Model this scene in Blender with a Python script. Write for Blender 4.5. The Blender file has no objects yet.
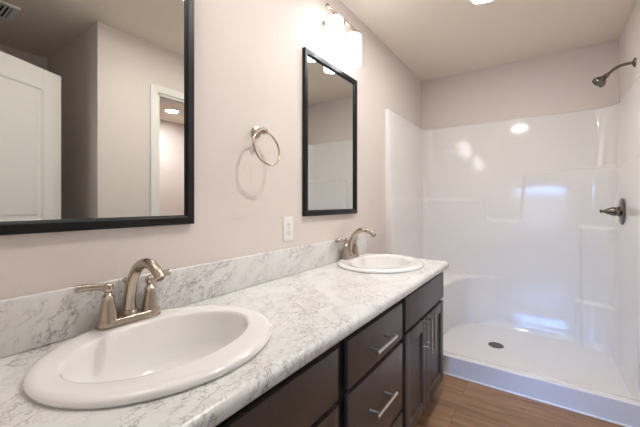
import bpy, bmesh, math, random
import numpy as np
from mathutils import Vector, Matrix

random.seed(4)
SC = bpy.context.scene
COL = SC.collection
PI = math.pi

# ------------------------------------------------------------------ camera
CAM_X, CAM_Z = 1.048, 1.175
FPX, YAW, HORIZON = 322.6, 34.75, 202.2
cd = bpy.data.cameras.new('camera')
cam = bpy.data.objects.new('camera', cd)
COL.objects.link(cam)
cam.location = (CAM_X, 0.0, CAM_Z)
cam.rotation_euler = (PI / 2, 0, math.radians(YAW))
cd.sensor_width = 36.0
cd.lens = 36.0 * FPX / 640.0
cd.shift_y = -(213.5 - HORIZON) / 640.0
cd.clip_start = 0.01
SC.camera = cam

# ------------------------------------------------------------------ view / world / daylight
SC.view_settings.view_transform = 'Standard'
SC.view_settings.look = 'None'
SC.view_settings.gamma = 1.0
SC.view_settings.use_curve_mapping = False
SC.view_settings.exposure = 1.47

wd = bpy.data.worlds.new('sky')
SC.world = wd
wd.use_nodes = True
wb = wd.node_tree.nodes['Background']
wb.inputs['Color'].default_value = (0.50, 0.70, 1.0, 1)
wb.inputs['Strength'].default_value = 1.2

# open sky above the skyline, outside the bedroom window behind the camera
al = bpy.data.lights.new('window_daylight', 'AREA')
al.shape = 'RECTANGLE'
al.size, al.size_y = 6.0, 2.6
al.energy = 880
al.color = (0.13, 0.39, 1.0)
alo = bpy.data.objects.new('window_daylight', al)
alo.location = (0.95, -9.0, 3.9)
alo.rotation_euler = (PI / 2, 0, 0)
COL.objects.link(alo)

SHADE_EMIT = 2.7
CAN_EMIT = 48.0
CAN_MID_EMIT = 70.0
CLOSET_EMIT = 150.0


# ------------------------------------------------------------------ materials
def new_mat(name):
    m = bpy.data.materials.new(name)
    m.use_nodes = True
    nt = m.node_tree
    b = nt.nodes['Principled BSDF']
    return m, nt, b


def srgb(r, g, b):
    def f(c):
        c /= 255.0
        return c / 12.92 if c <= 0.04045 else ((c + 0.055) / 1.055) ** 2.4
    return (f(r), f(g), f(b), 1.0)


def simple(name, col, rough=0.5, metal=0.0, coat=0.0, spec=None, noise=0.0, nscale=30, bump=0.0, bscale=200):
    m, nt, b = new_mat(name)
    b.inputs['Base Color'].default_value = col
    b.inputs['Roughness'].default_value = rough
    b.inputs['Metallic'].default_value = metal
    b.inputs['Coat Weight'].default_value = coat
    b.inputs['Coat Roughness'].default_value = 0.05
    if spec is not None:
        b.inputs['Specular IOR Level'].default_value = spec
    tc = nt.nodes.new('ShaderNodeTexCoord')
    if noise > 0:
        n = nt.nodes.new('ShaderNodeTexNoise')
        n.inputs['Scale'].default_value = nscale
        n.inputs['Detail'].default_value = 4
        nt.links.new(tc.outputs['Object'], n.inputs['Vector'])
        mx = nt.nodes.new('ShaderNodeMix')
        mx.data_type = 'RGBA'
        d = 1 - noise
        mx.inputs['A'].default_value = (col[0] * d, col[1] * d, col[2] * d, 1)
        u = 1 + noise
        mx.inputs['B'].default_value = (min(1, col[0] * u), min(1, col[1] * u), min(1, col[2] * u), 1)
        nt.links.new(n.outputs['Fac'], mx.inputs['Factor'])
        nt.links.new(mx.outputs['Result'], b.inputs['Base Color'])
    if bump > 0:
        n2 = nt.nodes.new('ShaderNodeTexNoise')
        n2.inputs['Scale'].default_value = bscale
        n2.inputs['Detail'].default_value = 2
        nt.links.new(tc.outputs['Object'], n2.inputs['Vector'])
        bp = nt.nodes.new('ShaderNodeBump')
        bp.inputs['Strength'].default_value = bump
        bp.inputs['Distance'].default_value = 0.002
        nt.links.new(n2.outputs['Fac'], bp.inputs['Height'])
        nt.links.new(bp.outputs['Normal'], b.inputs['Normal'])
    return m


def emitter(name, col, strength):
    m, nt, b = new_mat(name)
    b.inputs['Base Color'].default_value = (0.9, 0.9, 0.88, 1)
    b.inputs['Roughness'].default_value = 0.4
    b.inputs['Emission Color'].default_value = col
    b.inputs['Emission Strength'].default_value = strength
    return m


def marble_mat():
    m, nt, b = new_mat('marble_laminate')
    N, L = nt.nodes, nt.links
    tc = N.new('ShaderNodeTexCoord')
    d = Vector((-0.30, 0.72, 0.60)).normalized()
    e1 = d.cross(Vector((0, 0, 1))).normalized()
    e2 = d.cross(e1)
    mp = N.new('ShaderNodeCombineXYZ')
    for i, (v, k) in enumerate(((d, 1.0), (e1, 2.3), (e2, 2.3))):
        q = N.new('ShaderNodeVectorMath')
        q.operation = 'DOT_PRODUCT'
        L.new(tc.outputs['Object'], q.inputs[0])
        q.inputs[1].default_value = v * k
        L.new(q.outputs['Value'], mp.inputs[i])

    def noise(scale, detail, rough, dist):
        n = N.new('ShaderNodeTexNoise')
        n.inputs['Scale'].default_value = scale
        n.inputs['Detail'].default_value = detail
        n.inputs['Roughness'].default_value = rough
        n.inputs['Distortion'].default_value = dist
        L.new(mp.outputs['Vector'], n.inputs['Vector'])
        return n.outputs['Fac']

    def math_(op, a, bb=None):
        q = N.new('ShaderNodeMath')
        q.operation = op
        for i, v in enumerate((a, bb)):
            if v is None:
                continue
            if isinstance(v, (int, float)):
                q.inputs[i].default_value = v
            else:
                L.new(v, q.inputs[i])
        return q.outputs[0]

    def ramp(v, p0, p1, c0=1.0, c1=0.0):
        q = N.new('ShaderNodeMapRange')
        q.interpolation_type = 'SMOOTHSTEP'
        L.new(v, q.inputs['Value'])
        q.inputs['From Min'].default_value = p0
        q.inputs['From Max'].default_value = p1
        q.inputs['To Min'].default_value = c0
        q.inputs['To Max'].default_value = c1
        return q.outputs['Result']

    def vein(scale, width, dist, mask_scale, m0, m1, detail=5, rough=0.6):
        v = ramp(math_('ABSOLUTE', math_('SUBTRACT', noise(scale, detail, rough, dist), 0.5)), 0.0, width)
        k = ramp(noise(mask_scale, 3, 0.55, 0.3), m0, m1, 0.0, 1.0)
        return math_('MULTIPLY', v, k)

    v1 = vein(6.0, 0.022, 0.35, 3.2, 0.42, 0.62, 6, 0.66)
    v2 = vein(13.0, 0.032, 0.35, 6.0, 0.42, 0.62, 5, 0.62)
    v3 = vein(28.0, 0.07, 0.3, 9.0, 0.44, 0.62)
    cloud = ramp(noise(4.0, 6, 0.62, 0.5), 0.42, 0.72, 0.0, 1.0)
    tot = math_('ADD', math_('MULTIPLY', v1, 0.55), math_('MULTIPLY', v2, 0.36))
    tot = math_('ADD', tot, math_('MULTIPLY', v3, 0.22))
    tot = math_('ADD', tot, math_('MULTIPLY', cloud, 0.07))
    tot = math_('MINIMUM', tot, 1.0)
    mx = N.new('ShaderNodeMix')
    mx.data_type = 'RGBA'
    mx.inputs['A'].default_value = srgb(235, 234, 232)
    mx.inputs['B'].default_value = srgb(112, 104, 96)
    L.new(tot, mx.inputs['Factor'])
    L.new(mx.outputs['Result'], b.inputs['Base Color'])
    b.inputs['Roughness'].default_value = 0.28
    return m


def wood_floor_mat():
    m, nt, b = new_mat('wood_plank_floor')
    N, L = nt.nodes, nt.links
    tc = N.new('ShaderNodeTexCoord')
    br = N.new('ShaderNodeTexBrick')
    br.offset = 0.37
    br.inputs['Scale'].default_value = 1.0
    br.inputs['Brick Width'].default_value = 1.22
    br.inputs['Row Height'].default_value = 0.18
    br.inputs['Mortar Size'].default_value = 0.0012
    br.inputs['Mortar Smooth'].default_value = 0.1
    br.inputs['Bias'].default_value = 0.0
    br.inputs['Color1'].default_value = (0.0, 0.0, 0.0, 1)
    br.inputs['Color2'].default_value = (1, 1, 1, 1)
    br.inputs['Mortar'].default_value = (0.5, 0.5, 0.5, 1)
    mo = N.new('ShaderNodeMapping')
    mo.inputs['Location'].default_value = (0.13, 0.045, 0)
    L.new(tc.outputs['Object'], mo.inputs['Vector'])
    L.new(mo.outputs['Vector'], br.inputs['Vector'])
    # grain stretched along x, shifted for every plank
    ad = N.new('ShaderNodeVectorMath')
    ad.operation = 'MULTIPLY_ADD'
    L.new(br.outputs['Color'], ad.inputs[0])
    ad.inputs[1].default_value = (7, 5, 3)
    L.new(tc.outputs['Object'], ad.inputs[2])
    mp = N.new('ShaderNodeMapping')
    mp.inputs['Scale'].default_value = (1.3, 16.0, 1.0)
    L.new(ad.outputs['Vector'], mp.inputs['Vector'])
    n1 = N.new('ShaderNodeTexNoise')
    n1.inputs['Scale'].default_value = 1.6
    n1.inputs['Detail'].default_value = 7
    n1.inputs['Roughness'].default_value = 0.62
    n1.inputs['Distortion'].default_value = 0.7
    L.new(mp.outputs['Vector'], n1.inputs['Vector'])
    cr = N.new('ShaderNodeValToRGB')
    e = cr.color_ramp.elements
    e[0].position, e[0].color = 0.28, srgb(124, 90, 62)
    e[1].position, e[1].color = 0.75, srgb(192, 154, 118)
    q = e.new(0.5)
    q.color = srgb(161, 122, 88)
    L.new(n1.outputs['Fac'], cr.inputs['Fac'])
    mx = N.new('ShaderNodeMix')
    mx.data_type = 'RGBA'
    mx.blend_type = 'MULTIPLY'
    mx.inputs['Factor'].default_value = 1.0
    L.new(cr.outputs['Color'], mx.inputs['A'])
    tone = N.new('ShaderNodeMapRange')
    L.new(br.outputs['Color'], tone.inputs['Value'])
    tone.inputs['To Min'].default_value = 0.84
    tone.inputs['To Max'].default_value = 1.06
    L.new(tone.outputs['Result'], mx.inputs['B'])
    mx2 = N.new('ShaderNodeMix')
    mx2.data_type = 'RGBA'
    L.new(br.outputs['Fac'], mx2.inputs['Factor'])
    L.new(mx.outputs['Result'], mx2.inputs['A'])
    mx2.inputs['B'].default_value = srgb(104, 76, 56)
    L.new(mx2.outputs['Result'], b.inputs['Base Color'])
    b.inputs['Roughness'].default_value = 0.42
    return m


def cabinet_mat():
    m, nt, b = new_mat('espresso_wood')
    N, L = nt.nodes, nt.links
    tc = N.new('ShaderNodeTexCoord')
    mp = N.new('ShaderNodeMapping')
    mp.inputs['Scale'].default_value = (30, 30, 2.2)
    L.new(tc.outputs['Object'], mp.inputs['Vector'])
    n = N.new('ShaderNodeTexNoise')
    n.inputs['Scale'].default_value = 2.0
    n.inputs['Detail'].default_value = 6
    L.new(mp.outputs['Vector'], n.inputs['Vector'])
    mx = N.new('ShaderNodeMix')
    mx.data_type = 'RGBA'
    mx.inputs['A'].default_value = srgb(74, 64, 58)
    mx.inputs['B'].default_value = srgb(90, 79, 72)
    L.new(n.outputs['Fac'], mx.inputs['Factor'])
    L.new(mx.outputs['Result'], b.inputs['Base Color'])
    b.inputs['Roughness'].default_value = 0.38
    return m


M_WALL = simple('wall_paint', srgb(232, 222, 216), 0.75, noise=0.015, nscale=5, bump=0.25, bscale=130)
M_CEIL = simple('ceiling_paint', srgb(243, 232, 219), 0.85, noise=0.015, nscale=5, bump=0.3, bscale=90)
M_TRIM = simple('white_trim_paint', srgb(240, 238, 234), 0.4, noise=0.01)
M_FLOOR = wood_floor_mat()
M_CARPET = simple('beige_carpet', srgb(170, 160, 148), 0.95, noise=0.1, nscale=90, bump=0.5, bscale=400)
M_MARBLE = marble_mat()
M_CAB = cabinet_mat()
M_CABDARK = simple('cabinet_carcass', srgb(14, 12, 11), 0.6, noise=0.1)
M_PORC = simple('white_porcelain', srgb(250, 248, 246), 0.10, coat=0.4, noise=0.006)
M_ACRYL = simple('white_gelcoat', srgb(242, 239, 237), 0.08, coat=0.0, noise=0.006, nscale=3)
M_NICKEL = simple('brushed_nickel', (0.50, 0.43, 0.355, 1), 0.25, metal=1.0, noise=0.05, nscale=60)
M_NICKELD = simple('dark_brushed_nickel', (0.19, 0.165, 0.14, 1), 0.26, metal=1.0, noise=0.05, nscale=60)
M_STEEL = simple('satin_steel', (0.66, 0.63, 0.60, 1), 0.28, metal=1.0, noise=0.04, nscale=60)
M_BLACKFR = simple('black_frame', srgb(19, 20, 22), 0.42, spec=0.3, noise=0.06)
M_MIRROR = simple('mirror_silver', (0.74, 0.745, 0.71, 1), 0.0, metal=1.0)
M_PLASTIC = simple('white_plastic', srgb(244, 243, 240), 0.35, noise=0.005)
M_SLOT = simple('dark_slot', srgb(40, 38, 36), 0.6, noise=0.05)
M_VENTDARK = simple('vent_shadow', srgb(60, 56, 52), 0.8, noise=0.05)
M_SHADE = emitter('lit_frosted_glass', (0.90, 0.955, 1.0, 1), SHADE_EMIT)
M_LENS = emitter('lit_lamp_lens', (1.0, 0.972, 0.925, 1), CAN_EMIT)
M_LENSM = emitter('lit_lamp_lens_bright', (1.0, 0.972, 0.925, 1), CAN_MID_EMIT)
M_LENS2 = emitter('lit_closet_lens', (0.97, 0.96, 1.0, 1), CLOSET_EMIT)
gl = bpy.data.materials.new('window_glass')
gl.use_nodes = True
gb = gl.node_tree.nodes['Principled BSDF']
gb.inputs['Transmission Weight'].default_value = 1.0
gb.inputs['Roughness'].default_value = 0.0
gb.inputs['IOR'].default_value = 1.05
M_GLASS = gl


# ------------------------------------------------------------------ mesh helpers
def box(bm, lo, hi, bev=0.0, seg=2):
    x0, y0, z0 = lo
    x1, y1, z1 = hi
    vs = [bm.verts.new(p) for p in ((x0, y0, z0), (x1, y0, z0), (x1, y1, z0), (x0, y1, z0),
                                    (x0, y0, z1), (x1, y0, z1), (x1, y1, z1), (x0, y1, z1))]
    fs = [bm.faces.new([vs[i] for i in q]) for q in
          ((3, 2, 1, 0), (4, 5, 6, 7), (0, 1, 5, 4), (1, 2, 6, 5), (2, 3, 7, 6), (3, 0, 4, 7))]
    if bev > 0:
        es = list({e for f in fs for e in f.edges})
        bmesh.ops.bevel(bm, geom=es, offset=bev, segments=seg, profile=0.5, affect='EDGES', clamp_overlap=True)


def frame_of(d):
    d = Vector(d).normalized()
    up = Vector((0, 0, 1)) if abs(d.z) < 0.9 else Vector((1, 0, 0))
    a = d.cross(up).normalized()
    return d, a, d.cross(a).normalized()


def lathe(bm, prof, org=(0, 0, 0), axis=(0, 0, 1), seg=32, cap=True):
    """prof: list of (radius, height along axis)"""
    d, a, c = frame_of(axis)
    o = Vector(org)
    rings = []
    for r, h in prof:
        if r < 1e-6:
            rings.append([bm.verts.new(o + d * h)])
        else:
            rings.append([bm.verts.new(o + d * h + (a * math.cos(t) + c * math.sin(t)) * r)
                          for t in (2 * PI * k / seg for k in range(seg))])
    for A, B in zip(rings[:-1], rings[1:]):
        for k in range(seg):
            j = (k + 1) % seg
            if len(A) == 1 and len(B) == 1:
                continue
            if len(A) == 1:
                bm.faces.new((A[0], B[j], B[k]))
            elif len(B) == 1:
                bm.faces.new((A[k], A[j], B[0]))
            else:
                bm.faces.new((A[k], A[j], B[j], B[k]))
    if cap:
        if len(rings[0]) > 1:
            bm.faces.new(rings[0][::-1])
        if len(rings[-1]) > 1:
            bm.faces.new(rings[-1])


def tube(bm, pts, rad, seg=16, closed=False, squash=1.0):
    pts = [Vector(p) for p in pts]
    n = len(pts)
    rad = rad if isinstance(rad, (list, tuple)) else [rad] * n
    rings = []
    prev = None
    for i, p in enumerate(pts):
        if closed:
            t = (pts[(i + 1) % n] - pts[i - 1]).normalized()
        else:
            t = (pts[min(i + 1, n - 1)] - pts[max(i - 1, 0)]).normalized()
        if prev is None:
            _, a, _ = frame_of(t)
        else:
            a = (prev - t * prev.dot(t)).normalized()
        prev = a
        c = t.cross(a)
        rings.append([bm.verts.new(p + (a * math.cos(q) + c * math.sin(q) * squash) * rad[i])
                      for q in (2 * PI * k / seg for k in range(seg))])
    m = n if closed else n - 1
    for i in range(m):
        A, B = rings[i], rings[(i + 1) % n]
        for k in range(seg):
            j = (k + 1) % seg
            bm.faces.new((A[k], A[j], B[j], B[k]))
    if not closed:
        bm.faces.new(rings[0][::-1])
        bm.faces.new(rings[-1])


def smooth_path(ctrl, n=8):
    """Catmull-Rom through control points (any dimension tuples)"""
    P = [np.array(c, float) for c in ctrl]
    P = [2 * P[0] - P[1]] + P + [2 * P[-1] - P[-2]]
    out = []
    for i in range(1, len(P) - 2):
        for k in range(n):
            t = k / n
            a, b, c, d = P[i - 1], P[i], P[i + 1], P[i + 2]
            out.append(0.5 * (2 * b + (c - a) * t + (2 * a - 5 * b + 4 * c - d) * t * t + (-a + 3 * b - 3 * c + d) * t ** 3))
    out.append(P[-2])
    return out


def fillet(poly, radii, n=6, closed=True):
    """round the corners of a 2D polygon"""
    out = []
    m = len(poly)
    for i, p in enumerate(poly):
        r = radii[i] if isinstance(radii, (list, tuple)) else radii
        if r <= 0 or (not closed and i in (0, m - 1)):
            out.append(tuple(p))
            continue
        p0, p1, p2 = np.array(poly[i - 1], float), np.array(p, float), np.array(poly[(i + 1) % m], float)
        u, v = (p0 - p1) / np.linalg.norm(p0 - p1), (p2 - p1) / np.linalg.norm(p2 - p1)
        ang = math.acos(max(-1, min(1, float(u @ v))))
        t = r / math.tan(ang / 2)
        a, b = p1 + u * t, p1 + v * t
        c = p1 + (u + v) / np.linalg.norm(u + v) * r / math.sin(ang / 2)
        a0, b0 = math.atan2(*(a - c)[::-1]), math.atan2(*(b - c)[::-1])
        dlt = (b0 - a0 + PI) % (2 * PI) - PI
        for k in range(n + 1):
            q = a0 + dlt * k / n
            out.append((c[0] + r * math.cos(q), c[1] + r * math.sin(q)))
    return out


def prism(bm, poly, z0, z1, fn=None, bev_top=0.0, seg=4):
    """extrude a 2D polygon from z0 to z1; fn maps (a, b, h) to a 3D point; optional rounded top edge"""
    fn = fn or (lambda a, b, h: (a, b, h))
    m = len(poly)
    levels = [(0.0, z0)]
    if bev_top > 0:
        s = 1 if z1 > z0 else -1
        for k in range(seg + 1):
            q = PI / 2 * k / seg
            levels.append((bev_top * (1 - math.cos(q)), z1 - s * bev_top * (1 - math.sin(q))))
    else:
        levels.append((0.0, z1))
    area = sum(poly[i][0] * poly[(i + 1) % m][1] - poly[(i + 1) % m][0] * poly[i][1] for i in range(m))
    sg = 1 if area > 0 else -1
    nrm = []
    for i in range(m):
        p0, p2 = np.array(poly[i - 1]), np.array(poly[(i + 1) % m])
        t = p2 - p0
        t = t / (np.linalg.norm(t) + 1e-12)
        nrm.append((-t[1] * sg, t[0] * sg))
    rings = []
    for ins, h in levels:
        rings.append([bm.verts.new(fn(poly[i][0] + nrm[i][0] * ins, poly[i][1] + nrm[i][1] * ins, h)) for i in range(m)])
    for A, B in zip(rings[:-1], rings[1:]):
        for k in range(m):
            j = (k + 1) % m
            bm.faces.new((A[k], A[j], B[j], B[k]))
    bm.faces.new(rings[0][::-1])
    bm.faces.new(rings[-1])


def base_of(o):
    v = Vector((0, 0, 0))
    while o is not None:
        v = v + o.location
        o = o.parent
    return v


def obj(name, bm, mat, parent=None, loc=None, world=True, sharp=35, flat=False):
    """one mesh object; vertices given in world coordinates (or local ones with world=False)"""
    if parent is not None and world:
        bmesh.ops.translate(bm, verts=bm.verts, vec=-base_of(parent))
    if loc is not None:
        bmesh.ops.translate(bm, verts=bm.verts, vec=-Vector(loc))
    bmesh.ops.recalc_face_normals(bm, faces=bm.faces)
    me = bpy.data.meshes.new(name)
    bm.to_mesh(me)
    bm.free()
    if not flat:
        me.polygons.foreach_set('use_smooth', [True] * len(me.polygons))
        me.set_sharp_from_angle(angle=math.radians(sharp))
    me.materials.append(mat)
    o = bpy.data.objects.new(name, me)
    COL.objects.link(o)
    if parent is not None:
        o.parent = parent
    if loc is not None:
        o.location = loc
    return o


def tag(o, label, cat, group=None):
    o['label'] = label
    o['category'] = cat
    if group:
        o['group'] = group
    return o


def thing(name, label, cat, loc=(0, 0, 0), rotz=0.0, group=None):
    o = bpy.data.objects.new(name, None)
    o.empty_display_size = 0.05
    COL.objects.link(o)
    o.location = loc
    o.rotation_euler = (0, 0, rotz)
    return tag(o, label, cat, group)


def struct(name, bm, mat, parent=None, label=None, cat=None, **kw):
    o = obj(name, bm, mat, parent, **kw)
    if parent is None:
        o['kind'] = 'structure'
        if label:
            o['label'] = label
            o['category'] = cat
    return o


def copy_tree(root, loc, label):
    r = root.copy()
    COL.objects.link(r)
    r.location = loc
    r['label'] = label
    for ch in list(root.children):
        c = ch.copy()
        COL.objects.link(c)
        c.parent = r
        for g in list(ch.children):
            d = g.copy()
            COL.objects.link(d)
            d.parent = c
    return r


BM = bmesh.new

# ------------------------------------------------------------------ room shell
W, YB, H = 1.528, 3.385, 2.44
AX, AY = 2.556, 0.965          # alcove back wall, alcove end wall
DY0, DY1, DH = 1.387, 2.13, 2.055   # closet doorway in the right wall
BX0, BX1 = 0.645, 1.36         # bathroom doorway
RY = 0.045                     # rear wall face
CX, CY0, CY1 = 3.80, 1.065, 3.385

bm = BM(); box(bm, (-0.12, -0.07, -0.10), (3.95, 3.50, 0.0)); struct('floor', bm, M_FLOOR, label='brown wood plank floor of the bathroom', cat='floor')
bm = BM(); box(bm, (-1.6, -3.72, -0.10), (3.95, -0.07, -0.002)); struct('floor_bedroom', bm, M_CARPET, label='beige carpet of the room behind the doorway', cat='floor')
bm = BM(); box(bm, (-1.7, -3.72, H), (3.95, 3.50, H + 0.1)); struct('ceiling', bm, M_CEIL, label='plain beige ceiling', cat='ceiling')
bm = BM(); box(bm, (-0.12, RY, 0), (0, 3.50, H)); struct('wall_left', bm, M_WALL, label='beige wall behind the vanity and mirrors', cat='wall')
bm = BM(); box(bm, (0, YB, 0), (3.95, YB + 0.115, H)); struct('wall_back', bm, M_WALL, label='beige end wall behind the shower', cat='wall')
bm = BM()
T = 0.115
box(bm, (W, AY, 0), (W + T, DY0, H))
box(bm, (W, DY0, DH), (W + T, DY1, H))
box(bm, (W, DY1, 0), (W + T, YB, H))
struct('wall_right', bm, M_WALL, label='beige wall opposite the vanity with a doorway', cat='wall')
bm = BM(); box(bm, (W + T, AY, 0), (CX, AY + 0.10, H)); struct('wall_alcove', bm, M_WALL, label='end wall of the alcove opposite the mirror', cat='wall')
bm = BM(); box(bm, (AX, RY, 0), (AX + 0.1, AY, H)); struct('wall_alcove_back', bm, M_WALL, label='far wall of the alcove behind the open door', cat='wall')
bm = BM(); box(bm, (CX, AY + 0.1, 0), (CX + 0.1, YB, H)); struct('wall_closet', bm, M_WALL, label='far wall of the closet', cat='wall')
bm = BM()
box(bm, (-1.6, -0.07, 0), (BX0, RY, H))
box(bm, (BX0, -0.07, 2.06), (BX1, RY, H))
box(bm, (BX1, -0.07, 0), (3.95, RY, H))
struct('wall_rear', bm, M_WALL, label='wall with the bathroom doorway', cat='wall')
# bedroom shell behind the doorway
WX0, WX1, WZ0, WZ1 = 0.2, 1.7, 0.95, 2.15
bm = BM()
box(bm, (-1.6, -3.72, 0), (WX0, -3.6, H))
box(bm, (WX1, -3.72, 0), (3.95, -3.6, H))
box(bm, (WX0, -3.72, 0), (WX1, -3.6, WZ0))
box(bm, (WX0, -3.72, WZ1), (WX1, -3.6, H))
struct('wall_bedroom_far', bm, M_WALL, label='bedroom wall with the window', cat='wall')
bm = BM(); box(bm, (-1.7, -3.72, 0), (-1.6, -0.07, H)); struct('wall_bedroom_left', bm, M_WALL, label='bedroom left wall', cat='wall')
bm = BM(); box(bm, (3.95, -3.72, 0), (4.05, 3.5, H)); struct('wall_bedroom_right', bm, M_WALL, label='bedroom right wall', cat='wall')
# bedroom window: frame, rails, two panes
bm = BM()
f = 0.05
box(bm, (WX0, -3.70, WZ0), (WX0 + f, -3.62, WZ1), 0.004)
box(bm, (WX1 - f, -3.70, WZ0), (WX1, -3.62, WZ1), 0.004)
box(bm, (WX0, -3.70, WZ0), (WX1, -3.62, WZ0 + f), 0.004)
box(bm, (WX0, -3.70, WZ1 - f), (WX1, -3.62, WZ1), 0.004)
box(bm, (0.93, -3.69, WZ0 + f), (0.97, -3.63, WZ1 - f), 0.004)
win = struct('window_1', bm, M_TRIM, label='white framed bedroom window', cat='window')
# closet doorway casing and jambs (seen in the mirror)
bm = BM()
cw = 0.057
for y0, y1 in ((DY0 - cw, DY0), (DY1, DY1 + cw)):
    box(bm, (W - 0.016, y0, 0), (W, y1, DH + cw), 0.004)
box(bm, (W - 0.016, DY0, DH), (W, DY1, DH + cw), 0.004)
for y0, y1 in ((DY0, DY0 + 0.018), (DY1 - 0.018, DY1)):
    box(bm, (W - 0.004, y0, 0), (W + T + 0.004, y1, DH), 0.002)
    ym = DY0 + 0.018 if y0 == DY0 else DY1 - 0.030
    box(bm, (W + 0.05, ym, 0), (W + 0.085, ym + 0.012, DH - 0.018), 0.002)
box(bm, (W - 0.004, DY0, DH - 0.018), (W + T + 0.004, DY1, DH), 0.002)
box(bm, (W + 0.05, DY0 + 0.018, DH - 0.030), (W + 0.085, DY1 - 0.018, DH - 0.018), 0.002)
struct('trim_1', bm, M_TRIM, label='white casing around the closet doorway', cat='door casing')
# bathroom doorway jamb
bm = BM()
box(bm, (BX0, -0.075, 0), (BX0 + 0.018, RY + 0.003, 2.06), 0.002)
box(bm, (BX1 - 0.018, -0.075, 0), (BX1, RY + 0.003, 2.06), 0.002)
box(bm, (BX0, -0.075, 2.042), (BX1, RY + 0.003, 2.06), 0.002)
box(bm, (BX1, RY, 0), (BX1 + cw, RY + 0.016, 2.06 + cw), 0.004)
struct('trim_2', bm, M_TRIM, label='white jamb of the bathroom doorway', cat='door casing')
# baseboards
bm = BM()
box(bm, (W - 0.012, AY, 0), (W, DY0 - cw, 0.085), 0.003)
box(bm, (W - 0.012, DY1 + cw, 0), (W, 2.30, 0.085), 0.003)
struct('baseboard_right', bm, M_TRIM, label='white baseboard along the wall opposite the vanity', cat='baseboard')
bm = BM(); box(bm, (0, 2.052, 0), (0.012, 2.30, 0.085), 0.003)
struct('baseboard_left', bm, M_TRIM, label='white baseboard between vanity and shower', cat='baseboard')

# open bathroom door (seen in the large mirror): leaf with two recessed panels
DW, DHH, DT = 0.71, 2.03, 0.035
door = thing('door_1', 'white panelled door standing open, reflected in the large mirror', 'door', (1.337, 0.172, 0.0))
door['kind'] = 'structure'
ang = math.atan2(0.327, 0.172)
door.rotation_euler = (0, 0, ang)
bm = BM()
px0, px1 = 0.125, DW - 0.125
pz = ((0.24, 0.90), (1.06, DHH - 0.13))
# stiles and rails, then panels set back with moulded edges
box(bm, (0, -DT, 0.012), (px0, 0, DHH), 0.0015, 1)
box(bm, (px1, -DT, 0.012), (DW, 0, DHH), 0.0015, 1)
for z0, z1 in ((0.012, pz[0][0]), (pz[0][1], pz[1][0]), (pz[1][1], DHH)):
    box(bm, (px0, -DT, z0), (px1, 0, z1))
for z0, z1 in pz:
    def ring(i, y):
        return [bm.verts.new(p) for p in ((px0 + i, y, z0 + i), (px1 - i, y, z0 + i), (px1 - i, y, z1 - i), (px0 + i, y, z1 - i))]
    for s in (0, 1):
        yy = lambda d: -d if s == 0 else -DT + d
        R = [ring(0, yy(0.0)), ring(0.012, yy(0.007)), ring(0.030, yy(0.009)), ring(0.042, yy(0.004))]
        for A, B in zip(R[:-1], R[1:]):
            for k in range(4):
                bm.faces.new((A[k], A[(k + 1) % 4], B[(k + 1) % 4], B[k]))
        bm.faces.new(R[-1])
obj('door_leaf', bm, M_TRIM, door, world=False, sharp=20)
bm = BM()
for s in (1, -1):
    y0 = 0 if s > 0 else -DT
    lathe(bm, [(0.030, 0), (0.030, 0.006), (0.012, 0.012), (0.011, 0.035), (0.024, 0.046), (0.027, 0.058), (0.022, 0.068), (0, 0.071)],
          (DW - 0.065, y0, 0.93), (0, s, 0), 24)
obj('door_handle', bm, M_NICKEL, door, world=False)

# ------------------------------------------------------------------ shower stall
ST_TOP, SY0 = 1.923, 2.445
xl, yb, xr, RC, RR = 0.030, 3.372, W - 0.018, 0.080, 0.130
stall = thing('shower_stall', 'glossy white moulded walk-in shower stall at the end of the room', 'shower', (0.76, 2.85, 0))


def sstep(a, b, v):
    t = np.clip((v - a) / (b - a), 0, 1)
    return t * t * (3 - 2 * t)


top_line = fillet([(-2.0, 1.212), (0.585, 1.205), (0.625, 1.012), (0.880, 1.012), (0.915, 1.442), (3.0, 1.442)],
                  [0, 0.035, 0.055, 0.055, 0.035, 0], 6, closed=False)
TL = np.array(top_line)


def raised(x, z):
    """depth of the raised lower panel at back-wall coordinates x, z"""
    x, z = np.asarray(x, float), np.asarray(z, float)
    dist = np.full(np.broadcast(x, z).shape, 9.0)
    for (ax, az), (bx, bz) in zip(TL[:-1], TL[1:]):
        ux, uz = bx - ax, bz - az
        t = np.clip(((x - ax) * ux + (z - az) * uz) / (ux * ux + uz * uz + 1e-12), 0, 1)
        dist = np.minimum(dist, np.hypot(x - ax - t * ux, z - az - t * uz))
    hh = np.interp(x, TL[:, 0], TL[:, 1])
    sd = np.where(z < hh, dist, -dist)
    return 0.030 * sstep(-0.013, 0.013, sd)


def rrect(x, z, x0, z1, r):
    qx, qz = x0 - x + r, z - z1 + r
    return -(np.hypot(np.maximum(qx, 0), np.maximum(qz, 0)) + np.minimum(np.maximum(qx, qz), 0) - r)


def column(x, z):
    a = rrect(x, z, 1.290, 0.985, 0.03)
    b = rrect(x, z, 1.258, 0.398, 0.03)
    return 0.045 * sstep(-0.012, 0.012, a) + 0.022 * sstep(-0.012, 0.012, b)


ZROWS = list(np.arange(0.045, ST_TOP - 0.010, 0.0085)) + [ST_TOP - 0.008]
cols = [('L', u) for u in np.linspace(0, 1, 8)]
cols += [('A', q) for q in np.linspace(0, 1, 10)[1:-1]]
cols += [('B', u) for u in np.linspace(0, 1, 190)]
cols += [('C', q) for q in np.linspace(0, 1, 10)[1:-1]]
cols += [('R', u) for u in np.linspace(0, 1, 8)]
K = 0.040


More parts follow.
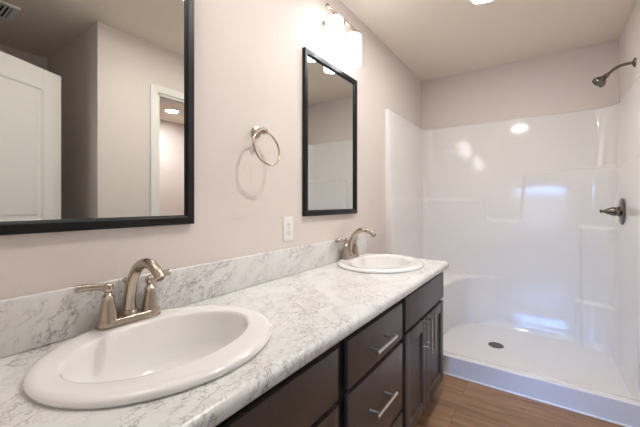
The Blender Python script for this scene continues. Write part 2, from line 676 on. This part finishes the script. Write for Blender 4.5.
def stall_row(z, extra=0.0):
    q = min(max((0.135 - z) / 0.09, 0.0), 1.0)
    dr = K * (ST_TOP - z) + extra
    dw = dr
    dr += 0.048 * q * q
    tl = dw * 0.6 + 0.1 * float(raised(0.0, z))
    tr = dw * 0.45 + 0.012 * q * q + 0.3 * float(raised(1.5, z))
    tbl = dr + float(raised(0.0, z))
    xa, xb = xl + tl + RC, xr - tr - RR
    xs = np.array([xa + (xb - xa) * u for k, u in cols if k == 'B'])
    tb = dr + raised(xs, np.full_like(xs, z)) + column(xs, np.full_like(xs, z))
    yc = yb - tb[-1] - RR
    pts, bi = [], 0
    for k, u in cols:
        if k == 'L':
            pts.append((xl + tl, SY0 + (yb - tbl - RC - SY0) * u))
        elif k == 'A':
            q = PI - PI / 2 * u
            pts.append((xa + RC * math.cos(q), yb - tbl - RC + RC * math.sin(q)))
        elif k == 'B':
            pts.append((xs[bi], yb - tb[bi])); bi += 1
        elif k == 'C':
            q = PI / 2 - PI / 2 * u
            pts.append((xb + RR * math.cos(q), yc + RR * math.sin(q)))
        else:
            pts.append((xr - tr, yc + (SY0 - yc) * u))
    # rolled front edges returning to the walls
    a, b = pts[0], pts[-1]
    pre = [(0.0005, SY0 - 0.020), (0.012, SY0 - 0.020), (a[0] - 0.006, SY0 - 0.014), (a[0] - 0.001, SY0 - 0.006)]
    post = [(b[0] + 0.001, SY0 - 0.006), (b[0] + 0.006, SY0 - 0.014), (W - 0.008, SY0 - 0.020), (W - 0.0005, SY0 - 0.020)]
    return pre + pts + post


bm = BM()
rows = []
for z in ZROWS:
    rows.append([bm.verts.new((x, y, z)) for x, y in stall_row(z)])
for e, z in ((-0.002, ST_TOP - 0.003), (-0.006, ST_TOP - 0.0005), (-0.011, ST_TOP)):
    rows.append([bm.verts.new((min(max(x, 0.0005), W - 0.0005), y, z)) for x, y in stall_row(ST_TOP, e)])
for A, B in zip(rows[:-1], rows[1:]):
    for k in range(len(A) - 1):
        bm.faces.new((A[k], A[k + 1], B[k + 1], B[k]))
obj('wall_surround', bm, M_ACRYL, stall, sharp=60)

# pan with curb
bm = BM()
CF = 2.305
prof = [(CF, 0.0), (CF, 0.120)]
for k in range(7):
    q = PI / 2 * k / 6
    prof.append((CF + 0.007 * (1 - math.cos(q)), 0.120 + 0.007 * math.sin(q)))
prof += [(CF + 0.012 + 0.018 * k / 3, 0.127) for k in range(4)]
prof += [(CF + 0.030 + 0.175 * t, 0.127 - 0.058 * (0.5 - 0.5 * math.cos(PI * t))) for t in (k / 14 for k in range(1, 15))]
prof += [(CF + 0.23, 0.068), (2.75, 0.060), (2.85, 0.058), (3.05, 0.062), (3.18, 0.066), (3.30, 0.068), (3.33, 0.069), (3.34, 0.07), (3.36, 0.12), (3.36, 0.0)]
nx = 30
grid = []
for i in range(nx + 1):
    x = 0.001 + (W - 0.002) * i / nx
    grid.append([bm.verts.new((x, y, z)) for y, z in prof])
for A, B in zip(grid[:-1], grid[1:]):
    for k in range(len(prof) - 1):
        bm.faces.new((A[k], B[k], B[k + 1], A[k + 1]))
bm.faces.new(grid[0])
bm.faces.new(grid[-1][::-1])
obj('shower_pan', bm, M_ACRYL, stall, sharp=50)
# bead of sealant along the foot of the curb
bm = BM(); tube(bm, [(0.015, CF - 0.002, 0.003), (W - 0.014, CF - 0.002, 0.003)], 0.006, 8)
obj('sealant_bead', bm, M_PLASTIC, stall)
# bench seat on the left side, flaring into the back corner
seat = fillet([(0.035, 2.56), (0.362, 2.56), (0.416, 3.00), (0.505, 3.205), (0.80, 3.315), (0.80, 3.335), (0.035, 3.335)], [0, 0.10, 0.07, 0.16, 0, 0, 0], 8)
bm = BM()
prism(bm, seat, 0.05, 0.502, fn=lambda a, b, h: (a - (0.09 * (0.502 - h) if a > 0.1 else 0.0), b, h), bev_top=0.022, seg=5)
obj('corner_seat', bm, M_ACRYL, stall, sharp=50)
# drain
bm = BM()
lathe(bm, [(0, -0.002), (0.052, -0.002), (0.055, 0.001), (0.052, 0.004), (0.046, 0.003), (0.044, 0.0015), (0, 0.0015)], (0.742, 2.845, 0.060), seg=32)
dr = obj('drain', bm, M_NICKELD, stall)
dr['label'] = 'round steel drain in the shower floor'
bm = BM()
for ring_r, cnt in ((0.014, 6), (0.027, 10), (0.038, 14)):
    for k in range(cnt):
        q = 2 * PI * k / cnt
        lathe(bm, [(0, 0), (0.0036, 0), (0.0036, 0.0008), (0, 0.0008)], (0.742 + ring_r * math.cos(q), 2.845 + ring_r * math.sin(q), 0.0613), seg=8)
obj('drain_holes', bm, M_SLOT, dr)

# ------------------------------------------------------------------ vanity cabinets
FX = 0.548          # face of doors and drawer fronts
FR = 0.528          # face frame


def slab(bm, y0, y1, z0, z1):
    box(bm, (FR + 0.0005, y0, z0), (FX, y1, z1), 0.003, 2)


def shaker(bm, y0, y1, z0, z1, w=0.058):
    x0 = FR + 0.0005
    box(bm, (x0, y0, z0), (FX, y0 + w, z1), 0.002, 2)
    box(bm, (x0, y1 - w, z0), (FX, y1, z1), 0.002, 2)
    box(bm, (x0, y0 + w, z0), (FX, y1 - w, z0 + w), 0.002, 2)
    box(bm, (x0, y0 + w, z1 - w), (FX, y1 - w, z1), 0.002, 2)
    box(bm, (x0, y0 + w - 0.004, z0 + w - 0.004), (FX - 0.010, y1 - w + 0.004, z1 - w + 0.004))


def pull(parent, c, vertical, length=0.172, cc=0.128):
    bm = BM()
    d = Vector((0, 0, 1)) if vertical else Vector((0, 1, 0))
    c = Vector(c)
    xb = Vector((0.040, 0, 0))
    tube(bm, [c + xb - d * length / 2, c + xb + d * length / 2], 0.006, 16)
    for s in (-1, 1):
        tube(bm, [c + d * s * cc / 2 - Vector((0.0, 0, 0)), c + d * s * cc / 2 + xb], 0.0047, 12)
    o = obj('bar_pull', bm, M_STEEL, parent, sharp=40)
    return o


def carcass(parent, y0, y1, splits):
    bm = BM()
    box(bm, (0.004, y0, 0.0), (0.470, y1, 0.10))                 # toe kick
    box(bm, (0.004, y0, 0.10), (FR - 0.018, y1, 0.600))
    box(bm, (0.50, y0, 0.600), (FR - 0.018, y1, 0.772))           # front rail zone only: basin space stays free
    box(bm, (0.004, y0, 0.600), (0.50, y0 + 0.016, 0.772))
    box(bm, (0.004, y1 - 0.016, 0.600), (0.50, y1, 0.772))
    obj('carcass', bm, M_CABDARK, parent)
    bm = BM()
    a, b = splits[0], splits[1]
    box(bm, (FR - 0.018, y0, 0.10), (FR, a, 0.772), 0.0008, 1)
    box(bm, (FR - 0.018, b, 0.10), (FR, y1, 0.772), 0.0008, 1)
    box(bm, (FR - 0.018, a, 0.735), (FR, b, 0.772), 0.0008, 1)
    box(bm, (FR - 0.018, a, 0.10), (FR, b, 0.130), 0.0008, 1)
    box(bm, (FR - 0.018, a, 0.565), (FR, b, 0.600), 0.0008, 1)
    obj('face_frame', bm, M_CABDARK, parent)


G = 'vanity cabinet units under the marble countertop'
cabA = thing('sink_cabinet', 'dark espresso sink cabinet under the nearer oval sink', 'cabinet', (0.27, 0.45, 0), group=G)
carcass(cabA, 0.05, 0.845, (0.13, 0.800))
bm = BM(); slab(bm, 0.145, 0.818, 0.588, 0.742); obj('false_front', bm, M_CAB, cabA)
for y0, y1, hy in ((0.145, 0.479, 0.452), (0.484, 0.818, 0.511)):
    bm = BM(); shaker(bm, y0, y1, 0.108, 0.570)
    d = obj('cabinet_door', bm, M_CAB, cabA)
    pull(d, (FX, hy, 0.507), True)

cabB = thing('drawer_cabinet', 'dark espresso cabinet of three drawers between the two sink cabinets', 'cabinet', (0.27, 1.105, 0), group=G)
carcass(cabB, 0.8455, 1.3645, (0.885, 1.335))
for z0, z1 in ((0.588, 0.742), (0.288, 0.570), (0.108, 0.270)):
    bm = BM(); slab(bm, 0.874, 1.346, z0, z1)
    d = obj('drawer', bm, M_CAB, cabB)
    pull(d, (FX, 1.09, (z0 + z1) / 2 + (0.0 if z1 > 0.6 else 0.02)), False)

cabC = thing('sink_cabinet', 'dark espresso sink cabinet with two panelled doors beside the shower', 'cabinet', (0.27, 1.705, 0), group=G)
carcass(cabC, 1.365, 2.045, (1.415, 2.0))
bm = BM(); slab(bm, 1.386, 2.038, 0.600, 0.750); obj('false_front', bm, M_CAB, cabC)
for y0, y1, hy in ((1.386, 1.683, 1.642), (1.687, 2.030, 1.705)):
    bm = BM(); shaker(bm, y0, y1, 0.108, 0.582)
    d = obj('cabinet_door', bm, M_CAB, cabC)
    pull(d, (FX, hy, 0.508), True)

# ------------------------------------------------------------------ countertop with sink cut-outs
CT = 0.814
CY_0, CY_1 = 0.049, 2.062
SINKS = ((0.2635, 0.458), (0.2635, 1.752))
SA, SB = 0.277, 0.240        # half length (y), half depth (x)
ctop = thing('countertop', 'long white marble-look countertop with grey veins and a backsplash', 'countertop', (0.29, 1.05, 0.774))
bm = BM()
NS = 0.545
nose = [(NS, CT)]
for k in range(1, 9):
    q = PI / 2 * k / 8
    nose.append((NS + 0.028 * math.sin(q), CT - 0.018 + 0.018 * math.cos(q)))
nose += [(0.573, 0.785)]
for k in range(1, 5):
    q = PI / 2 * k / 4
    nose.append((0.563 + 0.010 * math.cos(q), 0.785 - 0.010 * math.sin(q)))
nose += [(0.535, 0.775)]
ny = 40
# top sheet with holes
rimv = []
ys = [CY_0 + (CY_1 - CY_0) * i / ny for i in range(ny + 1)]
front = [bm.verts.new((NS, y, CT)) for y in ys]
back = [bm.verts.new((0.001, y, CT)) for y in (CY_1, CY_0)]
loop = front + back
edges = [bm.edges.new((loop[i], loop[(i + 1) % len(loop)])) for i in range(len(loop))]
for cx, cy in SINKS:
    el = [bm.verts.new((cx + (SB - 0.025) * math.cos(t), cy + (SA - 0.025) * math.sin(t), CT)) for t in (2 * PI * k / 56 for k in range(56))]
    edges += [bm.edges.new((el[i], el[(i + 1) % 56])) for i in range(56)]
    lo_ = [bm.verts.new((v.co.x, v.co.y, 0.776)) for v in el]
    for i in range(56):
        j = (i + 1) % 56
        bm.faces.new((el[i], el[j], lo_[j], lo_[i]))
bmesh.ops.triangle_fill(bm, use_beauty=True, use_dissolve=False, edges=edges, normal=(0, 0, 1))
prev = front
for x, z in nose[1:]:
    cur = [bm.verts.new((x, y, z)) for y in ys]
    for i in range(ny):
        bm.faces.new((prev[i], prev[i + 1], cur[i + 1], cur[i]))
    prev = cur
# end caps
for y in (CY_0, CY_1):
    pts = [(0.001, CT)] + nose + [(0.535, 0.774), (0.001, 0.774)]
    bm.faces.new([bm.verts.new((x, y, z)) for x, z in pts])
obj('worktop', bm, M_MARBLE, ctop, sharp=40)
bm = BM()
box(bm, (0.001, CY_0, CT + 0.0005), (0.021, CY_1, 0.947), 0.004, 3)
obj('backsplash', bm, M_MARBLE, ctop)

# ------------------------------------------------------------------ oval sinks
GS = 'oval drop-in sinks in the countertop'
sink = thing('sink', 'white oval drop-in sink nearest the camera, under the larger mirror', 'sink', (SINKS[0][0], SINKS[0][1], CT + 0.0006), group=GS)
bm = BM()
# rings: (half depth x, half length y, centre shift x, z)
ICX, IB, IA = -0.001, 0.157, 0.223
R = [(SB - 0.006, SA - 0.006, 0, 0.0), (SB, SA, 0, 0.002), (SB + 0.001, SA + 0.001, 0, 0.007), (SB - 0.003, SA - 0.003, 0, 0.0115), (SB - 0.010, SA - 0.010, 0, 0.0145),
     (SB - 0.022, SA - 0.020, 0.001, 0.0155), (0.5 * (SB + IB) + 0.002, 0.5 * (SA + IA), ICX * 0.6, 0.0145), (IB + 0.008, IA + 0.008, ICX, 0.0135), (IB + 0.003, IA + 0.003, ICX, 0.0125), (IB, IA, ICX, 0.010),
     (IB - 0.0025, IA - 0.0025, ICX, 0.005), (IB - 0.005, IA - 0.006, ICX, -0.010), (IB - 0.010, IA - 0.013, ICX, -0.040), (IB - 0.017, IA - 0.024, ICX, -0.074),
     (IB - 0.028, IA - 0.043, ICX - 0.002, -0.102), (IB - 0.050, IA - 0.078, ICX - 0.006, -0.120), (IB - 0.085, IA - 0.128, ICX - 0.012, -0.128),
     (IB - 0.120, IA - 0.174, ICX - 0.02, -0.131), (0.022, 0.022, ICX - 0.026, -0.134)]
NSEG = 96
rings = []
for b_, a_, s_, z_ in R:
    z_ = z_ * 1.18 if z_ > 0 else z_
    rings.append([bm.verts.new((s_ + b_ * math.cos(t), a_ * math.sin(t), z_)) for t in (2 * PI * k / NSEG for k in range(NSEG))])
for A, B in zip(rings[:-1], rings[1:]):
    for k in range(NSEG):
        j = (k + 1) % NSEG
        bm.faces.new((A[k], A[j], B[j], B[k]))
obj('basin', bm, M_PORC, sink, world=False, sharp=60)
bm = BM()
lathe(bm, [(0.0225, -0.02), (0.0235, 0.0), (0.022, 0.002), (0.017, 0.001), (0.017, -0.004), (0.0145, -0.003), (0.0145, 0.004), (0.010, 0.006), (0, 0.0065)], (ICX - 0.026, 0, -0.1345), seg=28)
obj('drain_stopper', bm, M_NICKEL, sink, world=False)
copy_tree(sink, (SINKS[1][0], SINKS[1][1], CT + 0.0006), 'white oval drop-in sink at the far end of the counter beside the shower')

# ------------------------------------------------------------------ centerset faucets
GF = 'brushed nickel faucets on the sinks'
fau = thing('faucet', 'brushed nickel two-handle faucet on the sink nearest the camera', 'faucet', (0.062, 0.455, CT + 0.0194), group=GF)
bm = BM()
pl = fillet([(-0.027, -0.087), (0.027, -0.087), (0.027, 0.087), (-0.027, 0.087)], 0.024, 8)
prism(bm, pl, 0.0, 0.003)
pl2 = fillet([(-0.0245, -0.0845), (0.0245, -0.0845), (0.0245, 0.0845), (-0.0245, 0.0845)], 0.0225, 8)
prism(bm, pl2, 0.003, 0.020, bev_top=0.005, seg=4)
obj('base_plate', bm, M_NICKEL, fau, world=False)
# spout: a thick body that leans and arcs over
ctrl = [(-0.010, 0.012, 0.0215), (-0.009, 0.030, 0.0205), (-0.006, 0.055, 0.0180), (0.003, 0.090, 0.0162), (0.019, 0.126, 0.0151), (0.046, 0.157, 0.0144), (0.080, 0.173, 0.0139),
        (0.116, 0.173, 0.0134), (0.146, 0.158, 0.0131), (0.158, 0.145, 0.0131)]
sp = smooth_path(ctrl, 6)
bm = BM()
tube(bm, [(p[0], 0, p[1]) for p in sp], [p[2] for p in sp], 24)
lathe(bm, [(0.0240, 0.0), (0.0240, 0.004), (0.0222, 0.010), (0.0205, 0.014)], (-0.004, 0, 0.018), seg=28)
tip, tdir = sp[-1], sp[-1] - sp[-2]
spo = obj('spout', bm, M_NICKEL, fau, world=False)
bm = BM()
dv = Vector((tdir[0], 0, tdir[1])).normalized()
lathe(bm, [(0.0132, -0.006), (0.0140, -0.002), (0.0140, 0.005), (0.0122, 0.0065), (0.0095, 0.0065), (0.0095, 0.003), (0, 0.003)], (tip[0], 0, tip[1]), dv, 24)
obj('aerator', bm, M_NICKEL, spo, world=False)
# lift rod with knob
bm = BM()
tube(bm, [(-0.0305, 0, 0.018), (-0.0305, 0, 0.108)], 0.0028, 10)
lathe(bm, [(0.003, 0), (0.0065, 0.004), (0.0072, 0.009), (0.005, 0.014), (0, 0.016)], (-0.0305, 0, 0.104), seg=16)
obj('lift_rod', bm, M_NICKEL, fau, world=False)
for s in (-1, 1):
    bm = BM()
    lathe(bm, [(0.0268, 0.0), (0.0268, 0.006), (0.0250, 0.010), (0.0238, 0.014), (0.0222, 0.026), (0.0198, 0.040), (0.0172, 0.054), (0.0152, 0.064), (0.0148, 0.068), (0.0158, 0.071), (0.0158, 0.075),
               (0.0120, 0.079), (0.0085, 0.083), (0.0085, 0.086), (0.0115, 0.089), (0.0135, 0.095), (0.0135, 0.101), (0.0115, 0.107), (0.0065, 0.111), (0, 0.112)], (0, s * 0.0575, 0.008), seg=32)
    h = obj('handle', bm, M_NICKEL, fau, world=False)
    bm = BM()
    e_ = 0.004
    lv = smooth_path([(0.0, s * 0.0575, 0.104, 0.0095), (-0.005, s * 0.074, 0.110, 0.0082), (-0.015, s * 0.096, 0.113, 0.0094), (-0.024, s * 0.116 + e_, 0.112, 0.0104), (-0.026, s * 0.130 + e_, 0.111, 0.0100)], 5)
    tube(bm, [tuple(p[:3]) for p in lv], [p[3] for p in lv], 16)
    obj('lever', bm, M_NICKEL, h, world=False)
copy_tree(fau, (0.062, SINKS[1][1], CT + 0.0194), 'brushed nickel two-handle faucet on the far sink beside the shower')

# ------------------------------------------------------------------ mirrors
GM = 'black framed mirrors above the sinks'


def mirror(y0, y1, z0, z1, label):
    t = thing('wall_mirror', label, 'mirror', (0.0, (y0 + y1) / 2, z0), group=GM)
    w, xf = 0.032, 0.021
    bm = BM()
    o = [(y0, z0), (y1, z0), (y1, z1), (y0, z1)]

    def rg(i, x):
        return [bm.verts.new((x, *p)) for p in ((y0 + i, z0 + i), (y1 - i, z0 + i), (y1 - i, z1 - i), (y0 + i, z1 - i))]
    RR = [rg(0, 0.0005), rg(0, xf - 0.003), rg(0.003, xf), rg(w - 0.008, xf), rg(w - 0.004, xf - 0.003), rg(w, xf - 0.008), rg(w, 0.0005)]
    for A, B in zip(RR, RR[1:] + RR[:1]):
        for k in range(4):
            bm.faces.new((A[k], A[(k + 1) % 4], B[(k + 1) % 4], B[k]))
    obj('frame', bm, M_BLACKFR, t, sharp=20)
    bm = BM()
    box(bm, (0.003, y0 + w - 0.002, z0 + w - 0.002), (0.009, y1 - w + 0.002, z1 - w + 0.002))
    obj('mirror_glass', bm, M_MIRROR, t, flat=True)
    return t


mirror(0.093, 0.694, 1.098, 1.990, 'black framed mirror above the nearer sink reflecting the open door')
mirror(1.345, 1.922, 1.100, 1.990, 'black framed mirror above the far sink, beside the towel ring')

# ------------------------------------------------------------------ vanity lights
GV = 'two-shade vanity lights above the mirrors'
vl = thing('vanity_light', 'nickel vanity light with two lit white shades above the far mirror', 'wall light', (0, 1.634, 2.204), group=GV)
bm = BM()
pf = fillet([(-0.115, -0.055), (0.115, -0.055), (0.115, 0.055), (-0.115, 0.055)], 0.054, 10)
prism(bm, pf, 0.0005, 0.020, fn=lambda a, b, h: (h, a, b - 0.03), bev_top=0.008, seg=4)
obj('backplate', bm, M_NICKEL, vl, world=False)
bm = BM()
tube(bm, [(0.015, 0, -0.015), (0.050, 0, -0.008), (0.078, 0, 0.012), (0.087, 0, 0.034)], [0.010, 0.009, 0.009, 0.009], 14)
tube(bm, [(0.087, -0.175, 0.036), (0.087, 0.175, 0.036)], 0.0085, 16)
for s in (-1, 1):
    lathe(bm, [(0.0, 0), (0.010, 0.001), (0.011, 0.006), (0.0085, 0.010)], (0.087, s * 0.183, 0.036), (0, -s, 0), 16)
obj('arm_bar', bm, M_NICKEL, vl, world=False)
for s in (-1, 1):
    y = s * 0.108
    bm = BM()
    lathe(bm, [(0.007, 0.036), (0.007, 0.012), (0.020, 0.008), (0.026, -0.002), (0.026, -0.010)], (0.087, y, 0.0), seg=24)
    hd = obj('socket_cup', bm, M_NICKEL, vl, world=False)
    bm = BM()
    lathe(bm, [(0.024, -0.004), (0.040, -0.0045), (0.0475, -0.009), (0.050, -0.018), (0.050, -0.182), (0.0495, -0.187), (0.047, -0.187), (0.0465, -0.182), (0.0465, -0.018), (0.038, -0.009), (0.024, -0.008)],
          (0.087, y, 0.0), seg=40, cap=False)
    obj('glass_shade', bm, M_SHADE, vl, world=False)
copy_tree(vl, (0, 0.394, 2.204), 'nickel vanity light with two lit white shades above the nearer mirror')

# ------------------------------------------------------------------ towel ring
tr = thing('towel_ring', 'brushed nickel towel ring on the wall between the two mirrors', 'towel ring', (0, 1.010, 1.484))
bm = BM()
lathe(bm, [(0.025, 0.0), (0.026, 0.004), (0.0245, 0.009), (0.0165, 0.014), (0.0125, 0.024), (0.0118, 0.040), (0.0150, 0.046), (0.0158, 0.054), (0.0135, 0.062), (0.0075, 0.067), (0, 0.068)],
      (0.0005, 0, 0), (1, 0, 0), 32)
obj('wall_post', bm, M_NICKEL, tr, world=False)
bm = BM()
tube(bm, [(0.052 + 0.22 * 0.077 * (1 - math.cos(t)), 0.077 * math.sin(t), -0.0745 + 0.074 * math.cos(t)) for t in (2 * PI * k / 64 for k in range(64))], 0.0045, 12, closed=True)
obj('ring', bm, M_NICKEL, tr, world=False)

# ------------------------------------------------------------------ outlet
ot = thing('wall_outlet', 'white electrical outlet on the wall below the far mirror', 'outlet', (0, 1.229, 1.043))
bm = BM()
box(bm, (0.0005, -0.037, -0.060), (0.006, 0.037, 0.060), 0.003, 3)
obj('cover_plate', bm, M_PLASTIC, ot, world=False)
for s in (-1, 1):
    bm = BM()
    pf = fillet([(-0.017, -0.0145), (0.017, -0.0145), (0.017, 0.0145), (-0.017, 0.0145)], 0.009, 5)
    prism(bm, pf, 0.0055, 0.0078, fn=lambda a, b, h: (h, a, b + s * 0.0195))
    rc = obj('receptacle', bm, M_PLASTIC, ot, world=False)
    bm = BM()
    for dy in (-0.0065, 0.0065):
        box(bm, (0.0076, dy - 0.0012, s * 0.0195 - 0.002), (0.0081, dy + 0.0012, s * 0.0195 + 0.007))
    lathe(bm, [(0.0026, 0), (0.0026, 0.0005)], (0.0076, 0, s * 0.0195 - 0.008), (1, 0, 0), 12)
    obj('slots', bm, M_SLOT, rc, world=False)
bm = BM()
lathe(bm, [(0.0034, 0), (0.0034, 0.001), (0.002, 0.0018), (0, 0.002)], (0.006, 0, 0), (1, 0, 0), 12)
obj('screw', bm, M_STEEL, ot, world=False)

# ------------------------------------------------------------------ shower valve
sv = thing('shower_valve', 'round dark nickel shower valve with a pointed lever handle on the right shower wall', 'shower valve', (1.4842, 2.95, 1.112))
bm = BM()
lathe(bm, [(0.088, 0.0), (0.090, 0.001), (0.090, 0.004), (0.084, 0.009), (0.060, 0.013), (0.038, 0.016), (0.0, 0.017)], (0, 0, 0), (-1, 0, 0.0), 44)
obj('escutcheon', bm, M_NICKELD, sv, world=False)
bm = BM()
lathe(bm, [(0.034, 0.012), (0.034, 0.022), (0.030, 0.026), (0.029, 0.038), (0.0305, 0.041), (0.029, 0.050), (0.024, 0.066), (0.016, 0.084), (0.009, 0.096), (0.0075, 0.102), (0.0115, 0.106), (0.0125, 0.112), (0.009, 0.117), (0, 0.119)],
      (0, 0, 0), (-1, 0, 0), 32)
hv = obj('handle', bm, M_NICKELD, sv, world=False)

# ------------------------------------------------------------------ shower head
sh = thing('showerhead', 'dark nickel shower head on a bent arm high on the right wall', 'shower head', (W, 2.83, 2.065))
bm = BM()
lathe(bm, [(0.030, 0.0005), (0.031, 0.003), (0.027, 0.009), (0.014, 0.014), (0.011, 0.018)], (0, 0, 0), (-1, 0, 0), 32)
obj('wall_flange', bm, M_NICKELD, sh, world=False)
bm = BM()
ap = smooth_path([(-0.004, 0, 0), (-0.040, 0, 0.000), (-0.075, 0, -0.006), (-0.105, 0, -0.022), (-0.132, 0, -0.046), (-0.142, 0, -0.055)], 6)
tube(bm, [tuple(p) for p in ap], 0.0092, 18)
obj('shower_arm', bm, M_NICKELD, sh, world=False)
bm = BM()
dv = Vector((-0.70, -0.12, -0.70)).normalized()
lathe(bm, [(0.012, -0.012), (0.0155, -0.006), (0.0165, 0.004), (0.014, 0.010), (0.0185, 0.016), (0.025, 0.024), (0.032, 0.035), (0.038, 0.046), (0.040, 0.054), (0.0395, 0.060), (0.037, 0.064), (0.032, 0.0645), (0.031, 0.061), (0, 0.061)],
      (-0.142, 0, -0.055), dv, 36)
hdo = obj('spray_head', bm, M_NICKELD, sh, world=False)
bm = BM()
_, a_, c_ = frame_of(dv)
for rr, cnt in ((0.010, 6), (0.019, 11), (0.028, 16)):
    for k in range(cnt):
        q = 2 * PI * k / cnt
        p = Vector((-0.142, 0, -0.055)) + dv * 0.0605 + (a_ * math.cos(q) + c_ * math.sin(q)) * rr
        lathe(bm, [(0.0018, 0), (0.0014, 0.0022), (0, 0.0024)], p, dv, 8)
obj('nozzles', bm, M_SLOT, hdo, world=False)

# ------------------------------------------------------------------ ceiling lights
GC = 'round recessed ceiling lights'


def can(x, y, mat, label):
    t = thing('recessed_light', label, 'ceiling light', (x, y, H), group=GC)
    bm = BM()
    lathe(bm, [(0.098, -0.0005), (0.098, -0.004), (0.092, -0.008), (0.080, -0.009), (0.076, -0.006), (0.076, -0.0005)], (0, 0, 0), seg=48, cap=False)
    obj('trim_ring', bm, M_PLASTIC, t, world=False)
    bm = BM()
    lathe(bm, [(0, -0.0015), (0.0758, -0.0015), (0.0758, -0.0055), (0, -0.0075)], (0, 0, 0), seg=48, cap=False)
    obj('lamp_lens', bm, mat, t, world=False)


can(0.755, 2.185, M_LENS, 'lit round recessed light in the ceiling in front of the shower')
can(0.755, 1.22, M_LENSM, 'lit round recessed light in the ceiling over the middle of the vanity, nearer the camera')
can(3.20, 2.50, M_LENS2, 'lit round ceiling light in the closet, reflected in the larger mirror')

# ------------------------------------------------------------------ ceiling vent
vt = thing('ceiling_vent', 'white slatted exhaust vent in the alcove ceiling, reflected at the top of the larger mirror', 'vent', (1.895, 0.485, H))
bm = BM()
a, b = 0.130, 0.100
for lo, hi in (((-a, -a, -0.014), (-b, a, -0.0005)), ((b, -a, -0.014), (a, a, -0.0005)), ((-b, -a, -0.014), (b, -b, -0.0005)), ((-b, b, -0.014), (b, a, -0.0005))):
    box(bm, lo, hi, 0.004, 2)
obj('frame', bm, M_PLASTIC, vt, world=False)
bm = BM(); box(bm, (-b, -b, -0.002), (b, b, -0.0005)); obj('backing', bm, M_VENTDARK, vt, world=False)
for k in range(9):
    y = -b + 0.011 + k * 0.0222
    bm = BM(); box(bm, (-b, y - 0.0055, -0.011), (b, y + 0.0055, -0.0065), 0.001, 1)
    obj('slat', bm, M_PLASTIC, vt, world=False)
